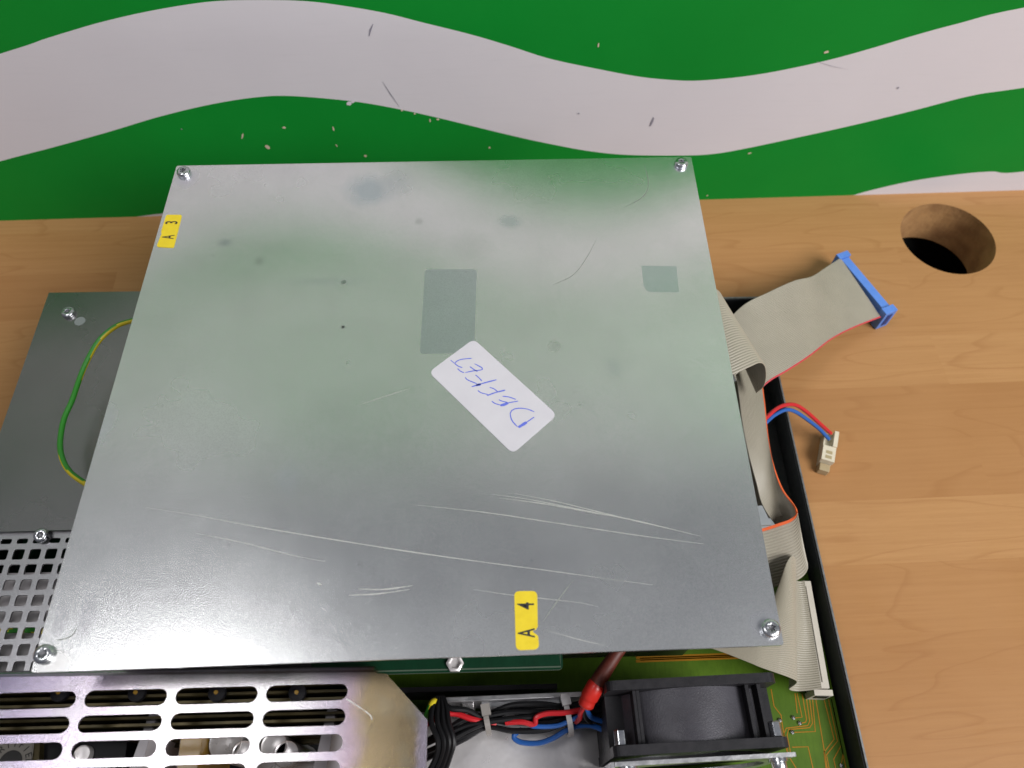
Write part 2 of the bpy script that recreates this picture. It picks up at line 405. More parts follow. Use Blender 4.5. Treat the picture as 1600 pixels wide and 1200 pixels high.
up_px = [(0, 84), (60, 64), (105, 50), (160, 34), (230, 18), (300, 6), (350, 1), (420, 0), (480, 2), (530, 8), (600, 20), (660, 35), (740, 55), (800, 73), (860, 92), (940, 109), (1000, 120), (1050, 125), (1090, 126), (1150, 121), (1210, 112), (1290, 95), (1360, 76), (1430, 55), (1500, 36), (1600, 12)]
lo_px = [(0, 252), (80, 231), (170, 206), (250, 182), (330, 163), (400, 152), (455, 150), (540, 157), (600, 166), (680, 183), (800, 212), (860, 225), (920, 236), (980, 242), (1060, 243), (1110, 241), (1160, 233), (1250, 214), (1340, 194), (1430, 172), (1520, 149), (1600, 137)]
th_px = [(150, 353), (190, 343), (250, 334), (350, 326), (455, 323), (560, 330), (640, 342), (760, 365), (1000, 390), (1150, 365), (1250, 330), (1330, 306), (1370, 295), (1430, 282), (1500, 272), (1550, 268), (1600, 268)]
def curve_fn(px):
    p = [wall_uv(*q) for q in px]
    (ua, za), (ub, zb) = p[0], p[-1]
    p = [(ua - 0.75, za + 0.02), (ua - 0.45, za - 0.05), (ua - 0.2, za - 0.055)] + p + [(ub + 0.12, zb + 0.02), (ub + 0.35, zb - 0.03), (ub + 0.75, zb - 0.06)]
    c = cat([(a, b, 0) for a, b in p], 8)
    def f(u):
        for a, b in zip(c, c[1:]):
            if a.x <= u <= b.x: return a.y + (b.y - a.y) * (u - a.x) / max(1e-9, b.x - a.x)
        return c[0].y if u < c[0].x else c[-1].y
    return f
fU, fL, fT = curve_fn(up_px), curve_fn(lo_px), curve_fn(th_px)
UA, UB, TOP = -0.70, wall_uv(1600, 297)[0] + 0.65, 0.80
wb = MB(); N = 420; rows = []
for i in range(N + 1):
    u = UA + (UB - UA) * i / N
    t_, l_, u_ = max(0.0, fT(u)), fL(u), fU(u)
    t_ = min(t_, l_ - 0.01)
    k = -0.055 * math.cos(math.pi * (u - 0.22) / 0.27)
    rows.append([wall_pt(u, z) for z in (-0.0, t_, l_, u_, 0.262 + k, 0.385 + k, 0.445 + k, 0.512 + k, 0.575 + k, 0.648 + k, 0.72, TOP)])  # unseen upper stripes are added to colour the lid's reflection
for i in range(N):
    for j in range(10):
        a, b = rows[i], rows[i + 1]
        if (a[j + 1] - a[j]).length < 1e-6 and (b[j + 1] - b[j]).length < 1e-6: continue
        wb.add([a[j], b[j], b[j + 1], a[j + 1]], [(0, 1, 2, 3)], 0 if j % 2 == 0 else 1)
q = [wall_pt(UA, 0, -0.0006), wall_pt(UB, 0, -0.0006), wall_pt(UB, 0, -0.02), wall_pt(UA, 0, -0.02)]
wb.add(q + [Vector((a.x, a.y, TOP)) for a in q], [(0, 1, 2, 3), (4, 5, 6, 7), (0, 1, 5, 4), (1, 2, 6, 5), (2, 3, 7, 6), (3, 0, 4, 7)], 0)
def chip(px, py, rx, ry, mi, ang=0):
    u, z = wall_uv(px, py); sc = 0.00038; pts = []
    for k in range(9):
        th = 2 * math.pi * k / 9; rr = random.uniform(0.75, 1.2); a, b = rx * math.cos(th) * rr, ry * math.sin(th) * rr
        a, b = a * math.cos(ang) - b * math.sin(ang), a * math.sin(ang) + b * math.cos(ang)
        pts.append(wall_pt(u + a * sc, z + b * sc * 1.6, 0.0004))
    wb.add(pts, [tuple(range(9))], mi)
for c in [(379, 212, 6, 1.5, 2, .9), (418, 229, 4.5, 3.6, 2, 0), (444, 199, 3.5, 1.8, 2, 0), (521, 201, 1.5, 4, 2, 0), (571, 243, 3, 1.8, 2, 0), (672, 188, 1.3, 2.6, 2, 0), (765, 230, 1.8, 1.6, 2, 0), (526, 227, 1, 2.5, 2, .5), (628, 172, 2, 1.4, 2, 0), (648, 177, 2, 1.5, 2, 0), (684, 186, 3, 1.2, 2, 0), (935, 70, 1.4, 3.5, 2, 0), (1291, 81, 4.5, 1.6, 2, .1), (1171, 239, 4, 1.2, 2, .1), (1105, 305, 2, 1.5, 2, 0),
          (545, 161, 5, 3, 0, .3), (552, 158, 5, 2, 0, .2), (1019, 189, 2, 7.5, 3, -.25), (904, 177, 2.0, 1.2, 3, 0), (1403, 137, 1.6, 1.6, 3, 0), (284, 201, 1.4, 1.0, 3, 0)]: chip(*c)
def scr(pts, wd, mi):
    uv = [wall_uv(*p) for p in pts]; vs = []
    for i, (u, z) in enumerate(uv):
        a = wd * (0.3 if i in (0, len(uv) - 1) else 1); vs += [wall_pt(u - a, z, 0.0004), wall_pt(u + a, z, 0.0004)]
    wb.add(vs, [(2 * i, 2 * i + 1, 2 * i + 3, 2 * i + 2) for i in range(len(uv) - 1)], mi)
scr([(583, 37), (579, 46), (577, 56)], 0.0006, 3); scr([(598, 127), (610, 146), (624, 166)], 0.0003, 3)
scr([(1275, 95), (1300, 103), (1325, 108)], 0.0004, 3)
o = obj('wall_board', wb, [M['white_paint'], M['green_paint'], M['chip'], M['scuff']]); tag(o, 'white board with wavy green stripes behind the workbench', 'board', kind='structure')

# ================================================================== screws (one of each kind, copied)
def screw_mb(r=0.0039, h=0.0027):
    mb = MB(); n = 36
    rings = [(r * .97, 0, 0), (r, h * .12, 0), (r, h * .55, 0), (r * .95, h * .76, 0), (r * .82, h * .92, 0), (r * .62, h * .99, 0), (r * .46, h * 1.0, .16), (r * .40, h * .97, .20), (r * .33, h * .62, .22), (r * .05, h * .55, 0)]
    for rad, z, am in rings:
        for k in range(n):
            th = 2 * math.pi * k / n; q = rad * (1 + am * math.cos(6 * th)); mb.v.append((q * math.cos(th), q * math.sin(th), z))
    for i in range(len(rings) - 1):
        for k in range(n):
            k2 = (k + 1) % n; mb.f.append([i * n + k, i * n + k2, (i + 1) * n + k2, (i + 1) * n + k]); mb.m.append(1 if i >= 8 else 0)
    mb.f.append([(len(rings) - 1) * n + k for k in range(n)]); mb.m.append(1)
    return mb
SCREW = None
def screw(parent, p, rz=0, sc=1.0, name='screw', tilt=0.0):
    global SCREW
    if SCREW is None:
        o = obj(name, screw_mb(), [M['zinc_screw'], M['screw_shade']], parent, smooth=True, local=True); SCREW = o
    else:
        o = SCREW.copy(); o.name = name; COL.objects.link(o); o.parent = parent
    o.location = Vector(p) - rootpos(parent); o.rotation_euler = (tilt, 0, rz); o.scale = (sc,) * 3
    return o

# ================================================================== the big sheet-metal enclosure
ct = [P(276, 259, H), P(1080, 245, H), P(1225, 1008, H), P(48, 1051, H)]       # TL TR BR BL
enc = thing('metal_enclosure', 'large square galvanised metal box with a DEFEKT label on its lid', 'metal box', (0.15, 0.135, 0.030))
ec = Vector(enc.location)
def st(px, py, rx, ry, col, k):
    p = P(px, py, H); return (p.x - ec.x, p.y - ec.y, rx, ry, tuple(min(.9, q * 1.22) if col[0] > .3 else q for q in col), k)
stains = [st(575, 297, .0125, .0115, (.46, .53, .56), .75), st(618, 285, .010, .010, (.50, .54, .56), .45), st(797, 346, .0065, .005, (.47, .53, .54), .6),
          st(867, 541, .0035, .004, (.46, .48, .46), .35), st(958, 574, .0045, .006, (.48, .53, .53), .3), st(735, 385, .012, .010, (.50, .52, .50), .3),
          st(405, 408, .0022, .0028, (.25, .26, .26), .28), st(655, 346, .0022, .0025, (.28, .29, .28), .28), st(352, 379, .004, .003, (.36, .40, .42), .6), st(537, 441, .0015, .0015, (.16, .16, .17), .7), st(536, 511, .0011, .0011, (.10, .10, .11), .9),
          st(510, 440, .022, .003, (.50, .54, .56), .3), st(450, 750, .006, .008, (.62, .64, .68), .5), st(165, 662, .004, .010, (.68, .69, .74), .6), st(135, 965, .004, .009, (.40, .40, .42), .5), st(96, 968, .003, .008, (.46, .46, .48), .45),
          st(1118, 665, .003, .005, (.66, .68, .70), .6), st(85, 1034, .0075, .006, (.56, .55, .53), .6), st(1200, 978, .007, .006, (.60, .60, .66), .5), st(292, 280, .006, .006, (.64, .63, .70), .6), st(1064, 260, .006, .005, (.64, .63, .72), .6)]
M['cover'] = galv('galvanised_cover', (.91, .925, .915), 0.225, 0.295, stains, 0.12)
cv = MB(); cv.plate(roundquad([(q.x, q.y) for q in ct], 0.0012, 3), [], H - 0.0014, H, 0)
def cpx(pts): return [P2(a, b, H) for a, b in pts]
NSCR = 0
def scratch(pts, wmax, mi=1):
    wmax *= .72 if mi == 1 else 1.0
    c = resample(cat([(*q, 0) for q in cpx(pts)], 6), 26)
    ws = [wmax * (0.12 + 0.88 * math.sin(math.pi * i / 25)) * random.uniform(0.55, 1.15) for i in range(26)]
    global NSCR; NSCR += 1
    cv.strip([(q.x, q.y) for q in c], ws, H + 0.00008 + .000006 * NSCR, mi)
scratch([(228, 793), (300, 804), (400, 823), (520, 843), (640, 862), (760, 879), (860, 892), (960, 906), (1020, 914)], .00055)
scratch([(305, 833), (380, 848), (450, 866), (510, 878)], .00035)
scratch([(650, 789), (760, 801), (880, 819), (1000, 837), (1100, 850)], .00055)
scratch([(768, 772), (830, 781), (920, 799), (1000, 815), (1095, 838)], .00055)
scratch([(803, 771), (870, 784), (940, 801), (1010, 818), (1080, 834)], .0005)
scratch([(780, 778), (860, 789), (950, 806)], .0006)
scratch([(740, 921), (800, 930), (900, 941), (935, 948)], .0003)
scratch([(855, 985), (900, 998), (950, 1010)], .0003)
scratch([(557, 634), (600, 620), (642, 606)], .0003)
scratch([(560, 920), (600, 921), (645, 915)], .0008); scratch([(545, 930), (590, 928), (640, 921)], .0006)
scratch([(495, 911), (503, 914)], .0010)
scratch([(1006, 255), (1013, 285), (1005, 307), (974, 325)], .00035, 2)
scratch([(932, 374), (915, 405), (895, 430), (862, 446)], .00028, 2)
scratch([(896, 906), (872, 938), (848, 972)], .0006, 2)
scratch([(86, 1001), (105, 997), (115, 990), (120, 980)], .0006, 2)
cv.plate(roundquad(cpx([(664, 421), (745, 421), (741, 551), (656, 553)]), .002), [], H + .00002, H + .00005, 3)
cv.plate(roundquad(cpx([(1002, 415), (1057, 416), (1061, 457), (1013, 456), (1006, 448)]), .0006), [], H + .00002, H + .00005, 4)
M['residue'] = galv('old_label_residue', (.68, .725, .75), 0.27, 0.31); M['residue2'] = galv('old_patch_residue', (.64, .74, .72), 0.26, 0.29)  # residue left by old stickers
bev(obj('cover_plate', cv, [M['cover'], M['scratch'], M['hair'], M['residue'], M['residue2']], enc), .0002, 1)
hs = MB()
hx0, hx1, hy0, hy1, hz = 0.016, 0.282, 0.020, 0.262, 0.052
for a, b in (((hx0, hy0, hz), (hx1, hy0 + .0012, H - .0016)), ((hx0, hy1 - .0012, hz), (hx1, hy1, H - .0016)), ((hx0, hy0 + .0012, hz), (hx0 + .0012, hy1 - .0012, H - .0016)), ((hx1 - .0012, hy0 + .0012, hz), (hx1, hy1 - .0012, H - .0016)), ((hx0 + .0012, hy0 + .0012, hz), (hx1 - .0012, hy1 - .0012, hz + .0012))): hs.box(a, b)
for x in (0.03, 0.268):
    for y in (0.03, 0.25): hs.lathe([(.004, .030), (.004, hz)], 6, (x, y, 0))
obj('housing', hs, M['steel_plain'], enc)
tb_ = MB(); a, b, c, d = P(1180, 792, .140), P(1191, 790, .140), P(1206, 820, .140), P(1186, 823, .140); tb_.plate([(d.x - .03, d.y), (c.x, c.y), (b.x, b.y), (a.x - .03, a.y)], [], .1388, .140)
obj('side_tab', tb_, M['alu_floor'], enc)
for (sx, sy) in ((288, 269), (1064, 255), (71, 1021), (1203, 981)): screw(enc, P(sx, sy + 2, H), random.uniform(0, 3))
# stickers
def label_part(outer, mt, lab):
    mb = MB(); mb.plate(outer, [], H + .0001, H + .00028); return obj('sticker', mb, mt, enc, label=lab)
s3 = cpx([(260, 336), (284.5, 336), (271.5, 387.5), (244.8, 386)])
o3 = [tuple(q) for q in roundquad(s3, .0014)]
s3n = cpx([(259.6, 338)]) 
def notch(cs, r, edge, pts):      # rounded quad with a torn notch let into one edge
    out = roundquad(cs, r); k = len(out) // 4; i = (edge + 1) * k; return out[:i] + cpx(pts) + out[i:]
L3 = label_part(notch(s3, .0013, 3, [(250, 372), (252.5, 366), (252, 362)]), M['yellow_label'], 'yellow sticker reading A 3 on the left edge of the lid')
L4 = label_part(notch(cpx([(803.4, 924), (839.2, 923.6), (842.4, 1014.6), (806, 1016.4)]), .0022, 1, [(840.2, 979), (837.5, 983.5), (833, 985.5), (832.5, 987.5), (838, 991.5), (840.8, 994)]), M['yellow_label'], 'yellow sticker reading A 4 near the front edge of the lid')
def letters(par, items):
    mb = MB()
    for ch, px, py, size, sx, rot in items:
        p = P(px, py, H); t = text_mesh('t', ch, size * 1.28, None, par, p.x, p.y, H + .00040, rot, sx, .0001); mb.add(t.v, t.f)
    obj('lettering', mb, M['ink_black'], par)
def dirpx(a, b):
    p, q = P(*a, H), P(*b, H); return math.atan2(q.y - p.y, q.x - p.x)
r3 = dirpx((258, 387), (272, 336)); r4 = dirpx((824, 1015), (821, 924))
letters(L3, [('A', 264, 371, .0072, .46, r3), ('3', 269.5, 348.5, .0072, .60, r3)])
letters(L4, [('A', 824, 989.5, .0076, .55, r4), ('4', 823, 947, .0076, .62, r4)])
LD = label_part(roundquad(cpx([(740, 530), (870.5, 648.5), (801, 709), (670, 582)]), .0035, 6), M['white_label'], 'white label with DEFEKT handwritten in blue ink')
hw = MB()
def pen(pts, wd):
    px = [(640 + a / 6.0, 520 + b / 6.0) for a, b in pts]
    c = cat([(*q, 0) for q in cpx(px)], 5) if len(px) > 2 else [Vector((*q, 0)) for q in cpx(px)]
    c = resample(c, 14); ww = [wd * random.uniform(.8, 1.1) * (0.45 if i in (0, 13) else 1) for i in range(14)]
    hw.strip([(q.x, q.y) for q in c], ww, H + .00036)
t1, t2 = .00055, .0011
for pts, wd in [([(1020, 890), (1060, 865), (1100, 840)], .0015), ([(1100, 840), (1168, 793)], t1), ([(1170, 745), (1110, 720), (1040, 710), (980, 718), (945, 750), (950, 800), (970, 840), (1012, 885)], t1),
                ([(850, 685), (890, 675), (925, 660)], .0014), ([(925, 660), (1018, 643)], t1), ([(770, 643), (800, 665), (850, 680)], t1), ([(835, 630), (870, 645), (915, 655)], t1), ([(870, 598), (930, 605), (997, 628)], t1),
                ([(725, 593), (800, 565), (898, 540)], .0007), ([(640, 543), (670, 565), (735, 582)], t1), ([(750, 515), (790, 528), (825, 555)], t1),
                ([(580, 510), (650, 488), (720, 468), (815, 443)], .0007), ([(625, 495), (668, 486)], .0014), ([(522, 420), (545, 445), (630, 480)], t1), ([(618, 398), (650, 425), (678, 456)], t1),
                ([(520, 377), (600, 360), (670, 352), (686, 338), (660, 320), (608, 293)], t1), ([(450, 338), (475, 362), (510, 377)], t1), ([(565, 320), (600, 345), (638, 368)], t1),
                ([(385, 260), (425, 292)], .0004), ([(425, 292), (440, 272), (490, 252), (585, 242)], t1), ([(425, 292), (455, 315), (495, 330)], t1)]: pen(pts, wd)
obj('handwriting', hw, M['ink_blue'], LD)
# small dark green board hung under the lid's front edge
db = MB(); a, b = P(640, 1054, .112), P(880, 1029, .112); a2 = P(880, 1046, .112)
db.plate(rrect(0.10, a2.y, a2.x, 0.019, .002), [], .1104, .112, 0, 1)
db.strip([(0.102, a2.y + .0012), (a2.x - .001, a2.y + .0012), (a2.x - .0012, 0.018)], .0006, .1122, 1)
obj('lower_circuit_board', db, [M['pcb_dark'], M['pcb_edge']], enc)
sp_ = MB(); q = P(711, 1037, .112); sp_.lathe([(.0040, .1121), (.0040, .1136), (.0032, .1140), (.0026, .1139), (.0022, .1125)], 6, (q.x, q.y, 0)); obj('board_spacer', sp_, M['tinned'], enc, smooth=True)

# ================================================================== chassis tray with the main circuit board
RT = 0.0245
ra, rb = P(1190, 464, RT), P(1357, 1200, RT)
rdir = (rb - ra).normalized(); yF = -0.16
def rail_x(y, off=0.0): return ra.x + (rb.x - ra.x) * (y - ra.y) / (rb.y - ra.y) + off
ch = thing('chassis_tray', 'flat black sheet metal tray under the metal box with a bright rim', 'chassis', (0.14, 0.05, 0))
TX0 = -0.098
fm = MB(); fm.plate([(TX0, yF), (rail_x(yF, -.0018), yF), (rail_x(ra.y, -.0018), ra.y - .0018), (TX0, ra.y - .0018)], [], 0.0012, 0.0040); obj('tray_floor', fm, M['black_paint'], ch)
fm = MB(); fm.plate([(0.10, .03), (rail_x(.03, -.0100), .03), (rail_x(.225, -.0140), .225), (0.10, .225)], [], 0.0044, 0.0064); obj('inner_plate', fm, M['alu_floor'], ch)
def wallstrip(name, x0a, x0b, y0, y1):
    mb = MB(); mb.add([(rail_x(y0, -.0016), y0, 0.0008), (rail_x(y0), y0, 0.0008), (rail_x(y1), y1, 0.0008), (rail_x(y1, -.0016), y1, 0.0008),
                       (rail_x(y0, -.0016), y0, RT - .0012), (rail_x(y0), y0, RT - .0012), (rail_x(y1), y1, RT - .0012), (rail_x(y1, -.0016), y1, RT - .0012)],
                      [(3, 2, 1, 0), (4, 5, 6, 7), (0, 1, 5, 4), (1, 2, 6, 5), (2, 3, 7, 6), (3, 0, 4, 7)]); return obj(name, mb, M['black_paint'], ch)
wallstrip('side_wall', 0, 0, yF, ra.y)
rim = MB(); rim.plate([(rail_x(yF, -.0008), yF), (rail_x(yF, .0002), yF), (rail_x(ra.y, .0002), ra.y + .0004), (TX0, ra.y + .0004), (TX0, ra.y - .0010), (rail_x(ra.y, -.0008), ra.y - .0010)], [], RT - .0011, RT); obj('rim', rim, M['rim'], ch)
bw = MB(); bw.box((TX0, ra.y - .0016, .0008), (rail_x(ra.y, -.0018), ra.y, RT - .0012)); obj('back_wall', bw, M['black_paint'], ch)
# inner black lining leaning against the side wall (the dark band seen from above)
PZ = .0085
pb = MB(); pyb = P(1240, 888, PZ).y
pb.plate([(0.10, -.155), (rail_x(-.155, -.0035), -.155), (rail_x(pyb, -.0035), pyb), (0.10, pyb)], [], PZ - .0016, PZ, 0, 0)
def z4(pts):
    q = [P2(900 + a / 3.2, 980 + b / 3.2, PZ) for a, b in pts]; return [(min(x, rail_x(y, -.0055)), y) for x, y in q]
TR = [[(975, 310), (990, 395), (1025, 440), (1030, 480), (1050, 600), (1060, 640), (1100, 704)], [(1105, 330), (1130, 450), (1087, 455)], [(1130, 330), (1152, 460), (1148, 475), (1120, 482)],
      [(1148, 330), (1168, 470), (1158, 492), (1050, 505), (1040, 530), (1062, 640)], [(1164, 330), (1182, 480), (1168, 502), (1062, 512), (1055, 540), (1075, 640)], [(1180, 330), (1196, 522), (1085, 526)],
      [(1195, 340), (1258, 720)], [(1080, 600), (1160, 598), (1188, 720)], [(1262, 360), (1307, 570), (1252, 638), (1268, 720)], [(1284, 360), (1334, 590), (1288, 660), (1302, 720)], [(1300, 360), (1366, 632), (1325, 690)],
      [(1240, 360), (1290, 560), (1240, 625), (1252, 720)], [(1320, 420), (1378, 690)], [(1095, 330), (1106, 430)], [(300, 170), (860, 150)], [(320, 160), (840, 142)], [(300, 152), (800, 135)]]
for t_ in TR:
    if t_[-1][1] >= 690: t_.append((t_[-1][0] + 105, t_[-1][1] + 420))
for k, t_ in enumerate(TR): pb.strip(z4(t_), .00055 if k < 14 else .0016, PZ + .00012, 1)
for a, b in [(1085, 453), (1117, 480), (1080, 525), (1018, 466), (1000, 492), (1010, 478), (1325, 692)]:
    x, y = z4([(a, b)])[0]; pb.lathe([(.0013, PZ + .0002), (.0011, PZ + .0008), (.0004, PZ + .0012)], 10, (x, y, 0), 2)
obj('circuit_board', pb, [M['pcb'], M['copper'], M['solder']], ch)
# header connector at the board's right edge
hd = MB(); c0, c1 = P(1259, 906, .026), P(1290, 1084, .026); hv = (c1 - c0); hl = hv.length; ha = math.atan2(hv.y, hv.x)
HM = Matrix.Translation((c0.x, c0.y, 0)) @ Matrix.Rotation(ha, 4, 'Z')
hd.box((0, -.0042, PZ + .0001), (hl, .0042, .018), 0, HM); hd.box((.0005, -.0030, .0181), (hl - .003, .0030, .0255), 0, HM)
hd.box((.004, -.0006, .0256), (hl - .006, .0002, .0262), 0, HM); hd.box((hl - .0026, -.0052, PZ + .0001), (hl + .0005, .0052, .0235), 0, HM); hd.box((hl + .0006, -.0036, .0155), (hl + .0009, .0036, .0215), 1, HM)
bev(obj('header_connector', hd, [M['beige_plastic'], M['cap_black']], ch), .0004)

# ================================================================== left power supply case
CZ = 0.080
pA, pB, pC = P(77, 458, CZ), P(215, 457, CZ), P(0, 680, CZ)
yj = P(60, 829, CZ).y
ps = thing('power_supply_case', 'low grey metal case with a square hole grille left of the metal box', 'power supply', ((pA.x + 0.06) / 2, 0.10, 0.004))
xl = pA.x
tp = MB(); tp.plate([(xl, yj), (0.0, yj), (0.0, pA.y), (xl, pA.y)], [], CZ - .0014, CZ); bev(obj('top_plate', tp, M['steel_plain'], ps), .0004)
# side walls under the plate
sw = MB(); y0s = -0.10
for a, b in (((xl + .0002, y0s, .0042), (xl + .0014, pA.y - .0014, CZ - .0016)), ((xl + .0014, pA.y - .0014, .0042), (-.002, pA.y - .0002, CZ - .0016)), ((-.0014, y0s, .0042), (-.0002, pA.y - .0014, CZ - .0016))): sw.box(a, b)
obj('side_panel', sw, M['steel_plain'], ps)
GZ = CZ - .0022
g0, g1 = P(29, 865, GZ), P(80, 864, GZ); pitch = (g1 - g0).length / 2
gy = [P(40, yy, GZ).y for yy in (844, 866, 889, 913, 938, 963, 990, 1016, 1042)]; gp = (gy[1] - gy[8]) / 7
ph = MB(); hl_ = []
for j in range(-3, 9):
    yc = gy[1] - gp * (j - 0)
    if j == -1: yc = gy[0] - .0005
    if j < -1: continue
    for i in range(-14, 8):
        xc = g0.x + pitch * i
        if xc - pitch * .4 < xl + .004 or xc > -0.006: continue
        hy = gp * (.34 if j >= 0 else .17)
        hl_.append(rrect(xc - pitch * .335, yc - hy, xc + pitch * .335, yc + hy, min(pitch * .1, hy * .6), 2))
ph.plate([(xl + .0005, gy[8] - gp * 1.6), (-.002, gy[8] - gp * 1.6), (-.002, yj + .004), (xl + .0005, yj + .004)], hl_, GZ - .0012, GZ)
bev(obj('perforated_panel', ph, M['grille_steel'], ps), .0003, 1)
ip = MB(); ip.box((xl + .002, gy[8] - .018, GZ - .016), (-.004, (gy[2] + gy[3]) / 2 + .006, GZ - .0125)); obj('inner_panel', ip, M['pale_board'], ps)
ib = MB(); ib.box((xl + .002, (gy[2] + gy[3]) / 2 + .008, .030), (-.004, pA.y - .003, .033)); obj('inner_circuit_board', ib, M['pcb_dark'], ps)
screw(ps, P(108, 490, CZ), .6, 1.02); screw(ps, P(66, 837, CZ), .2, .95, tilt=.2)
iw = MB(); iw.tube(cat([P(-30, 990, GZ - .008), P(10, 985, GZ - .007), P(45, 984, GZ - .007), P(75, 987, GZ - .009)], 6), .0016, 8, mfun=lambda a, d: 1 if (a + d * 45) % 1 < .35 else 0); obj('inner_wire', iw, [M['wire_green'], M['wire_yellow']], ps, smooth=True)
cs = MB(); q = P(125, 502, CZ); cs.disc(q.x, q.y, CZ + .00008, .0033, 0, 20); obj('bare_spot', cs, noisy('bare_zinc_spot', (.42, .44, .45), (.38, .40, .41), .45, .8), ps)

# earth wire in green and yellow
ew = thing('earth_wire', 'green and yellow striped earth wire looping over the grey metal case', 'wire', tuple(P(128, 752, .10)))
ep = [(260, 490, .112), (203, 502, .108), (178, 512, .106), (155, 532, .104), (138, 560, .102), (125, 590, .100), (113, 625, .099), (100, 655, .098), (94, 690, .098), (97, 715, .099), (108, 736, .100), (128, 752, .102), (160, 770, .105)]
wm = MB(); wm.tube(resample(cat([P(*q) for q in ep], 8), 90), .0015, 14, mfun=lambda a, d: 1 if (a + d * 5.5 + .58) % 1 < .38 else 0)
obj('insulation', wm, [M['wire_green'], M['wire_yellow']], ew, smooth=True)

# ================================================================== slotted guard over the front power unit
GU = 0.125
gc = [P(0, 1058, GU), P(588, 1050, GU), P(604, 1053, GU), P(668, 1125, GU), P(666, 1200, GU)]
gd = thing('slotted_guard', 'slotted yellow chromate steel guard plate at the front left', 'guard', (0.04, -.02, 0.004))
gm = MB(); gdir = (gc[1] - gc[0]).normalized()
xL = -0.22; yLb = gc[0].y + gdir.y / gdir.x * (xL - gc[0].x); sl = (gc[4].x - gc[3].x) / (gc[4].y - gc[3].y)
yFr = -0.115; xFr = gc[3].x + sl * (yFr - gc[3].y) + 0.0
# slot grid measured on the photo
def slotc(l, r, t, b):
    A, B = P(l, (t + b) / 2 + 1, GU), P(r, (t + b) / 2 - 1, GU); return (A + B) / 2, (B - A).length, abs(P((l + r) / 2, t, GU).y - P((l + r) / 2, b, GU).y)
ca, la, wa = slotc(416, 543, 1070, 1095); cb, lb, wb_ = slotc(132, 261, 1077, 1104); cc, lc, wc = slotc(404, 536, 1148, 1176)
dx = (ca - cb) / 2; dy = (cc - ca) / 2; sl_len = (la + lb) / 2 * 1.0; sl_w = (wa + wb_ + wc) / 3
ang = math.atan2(dx.y, dx.x); holes = []
for i in range(-4, 1):
    for j in range(0, 5):
        c = ca + dx * i + dy * j; hole_ = []
        rr = sl_w / 2; hlx = sl_len / 2 - rr
        for sgn, a0 in ((1, -90), (-1, 90)):
            for k in range(9):
                th = math.radians(a0 + 180 * k / 8); x, y = sgn * hlx + rr * math.cos(th), rr * math.sin(th)
                hole_.append((c.x + x * math.cos(ang) - y * math.sin(ang), c.y + x * math.sin(ang) + y * math.cos(ang)))
        if min(q[0] for q in hole_) > xL + .004 and min(q[1] for q in hole_) > yFr + .004: holes.append(hole_)
gm.plate([(xL, yFr), (xFr, yFr), (gc[3].x, gc[3].y), (gc[2].x, gc[2].y), (gc[1].x, gc[2].y + .0004), (gc[1].x, gc[1].y), (xL, yLb)], holes, GU - .0014, GU, 0)
bev(obj('slotted_plate', gm, M['chromate'], gd), .0006, 2)
# rolled-down back edge and side legs
re = MB(); R_ = .0030; nseg = 7; p0 = Vector((xL, yLb, 0)); p1 = Vector((P(584, 1050, GU).x, gc[1].y, 0)); prof = []
nrm = Vector((-(p1 - p0).y, (p1 - p0).x, 0)).normalized()
for k in range(nseg + 1): th = math.pi / 2 * k / nseg; prof.append((R_ * math.sin(th), GU - R_ + R_ * math.cos(th)))
prof.append((R_, .055)); inner = [(a - (.0014 if i > 0 else 0) * (1 if a > 0 else 0), b - .0014 * (1 if i < nseg else 0)) for i, (a, b) in enumerate(prof)]
inner = [( (R_ - .0014) * math.sin(math.pi / 2 * k / nseg), GU - R_ + (R_ - .0014) * math.cos(math.pi / 2 * k / nseg)) for k in range(nseg + 1)] + [(R_ - .0014, .055)]
loop = prof + inner[::-1]; vs = []
for pp in (p0, p1):
    for a, b in loop: q = pp + nrm * (a + .00002); vs.append((q.x, q.y, b))
n_ = len(loop)
re.add(vs, [(i, (i + 1) % n_, (i + 1) % n_ + n_, i + n_) for i in range(n_)] + [tuple(range(n_))[::-1], tuple(range(n_, 2 * n_))])
obj('rolled_edge', re, M['chromate'], gd, smooth=True)
for bx_ in (((xFr - .0016, yFr, .0042), (xFr - .0002, yFr + .012, GU - .0016)), ((xL, yFr, .0042), (xL + .0014, yFr + .012, GU - .0016)), ((xL, yLb - .012, .0042), (xL + .0014, yLb - .001, GU - .0016))): lg = MB(); lg.box(*bx_); obj('leg_bracket', lg, M['chromate'], gd)
gs = MB()
for pts in [[(541, 1092), (560, 1104), (578, 1117), (581, 1124)]]:
    c = resample(cat([(*P2(a, b, GU), 0) for a, b in pts], 5), 12); gs.strip([(q.x, q.y) for q in c], [.0005 * random.uniform(.4, 1.2) for _ in c], GU + .00008)
obj('scratch', gs, M['scratch'], gd)

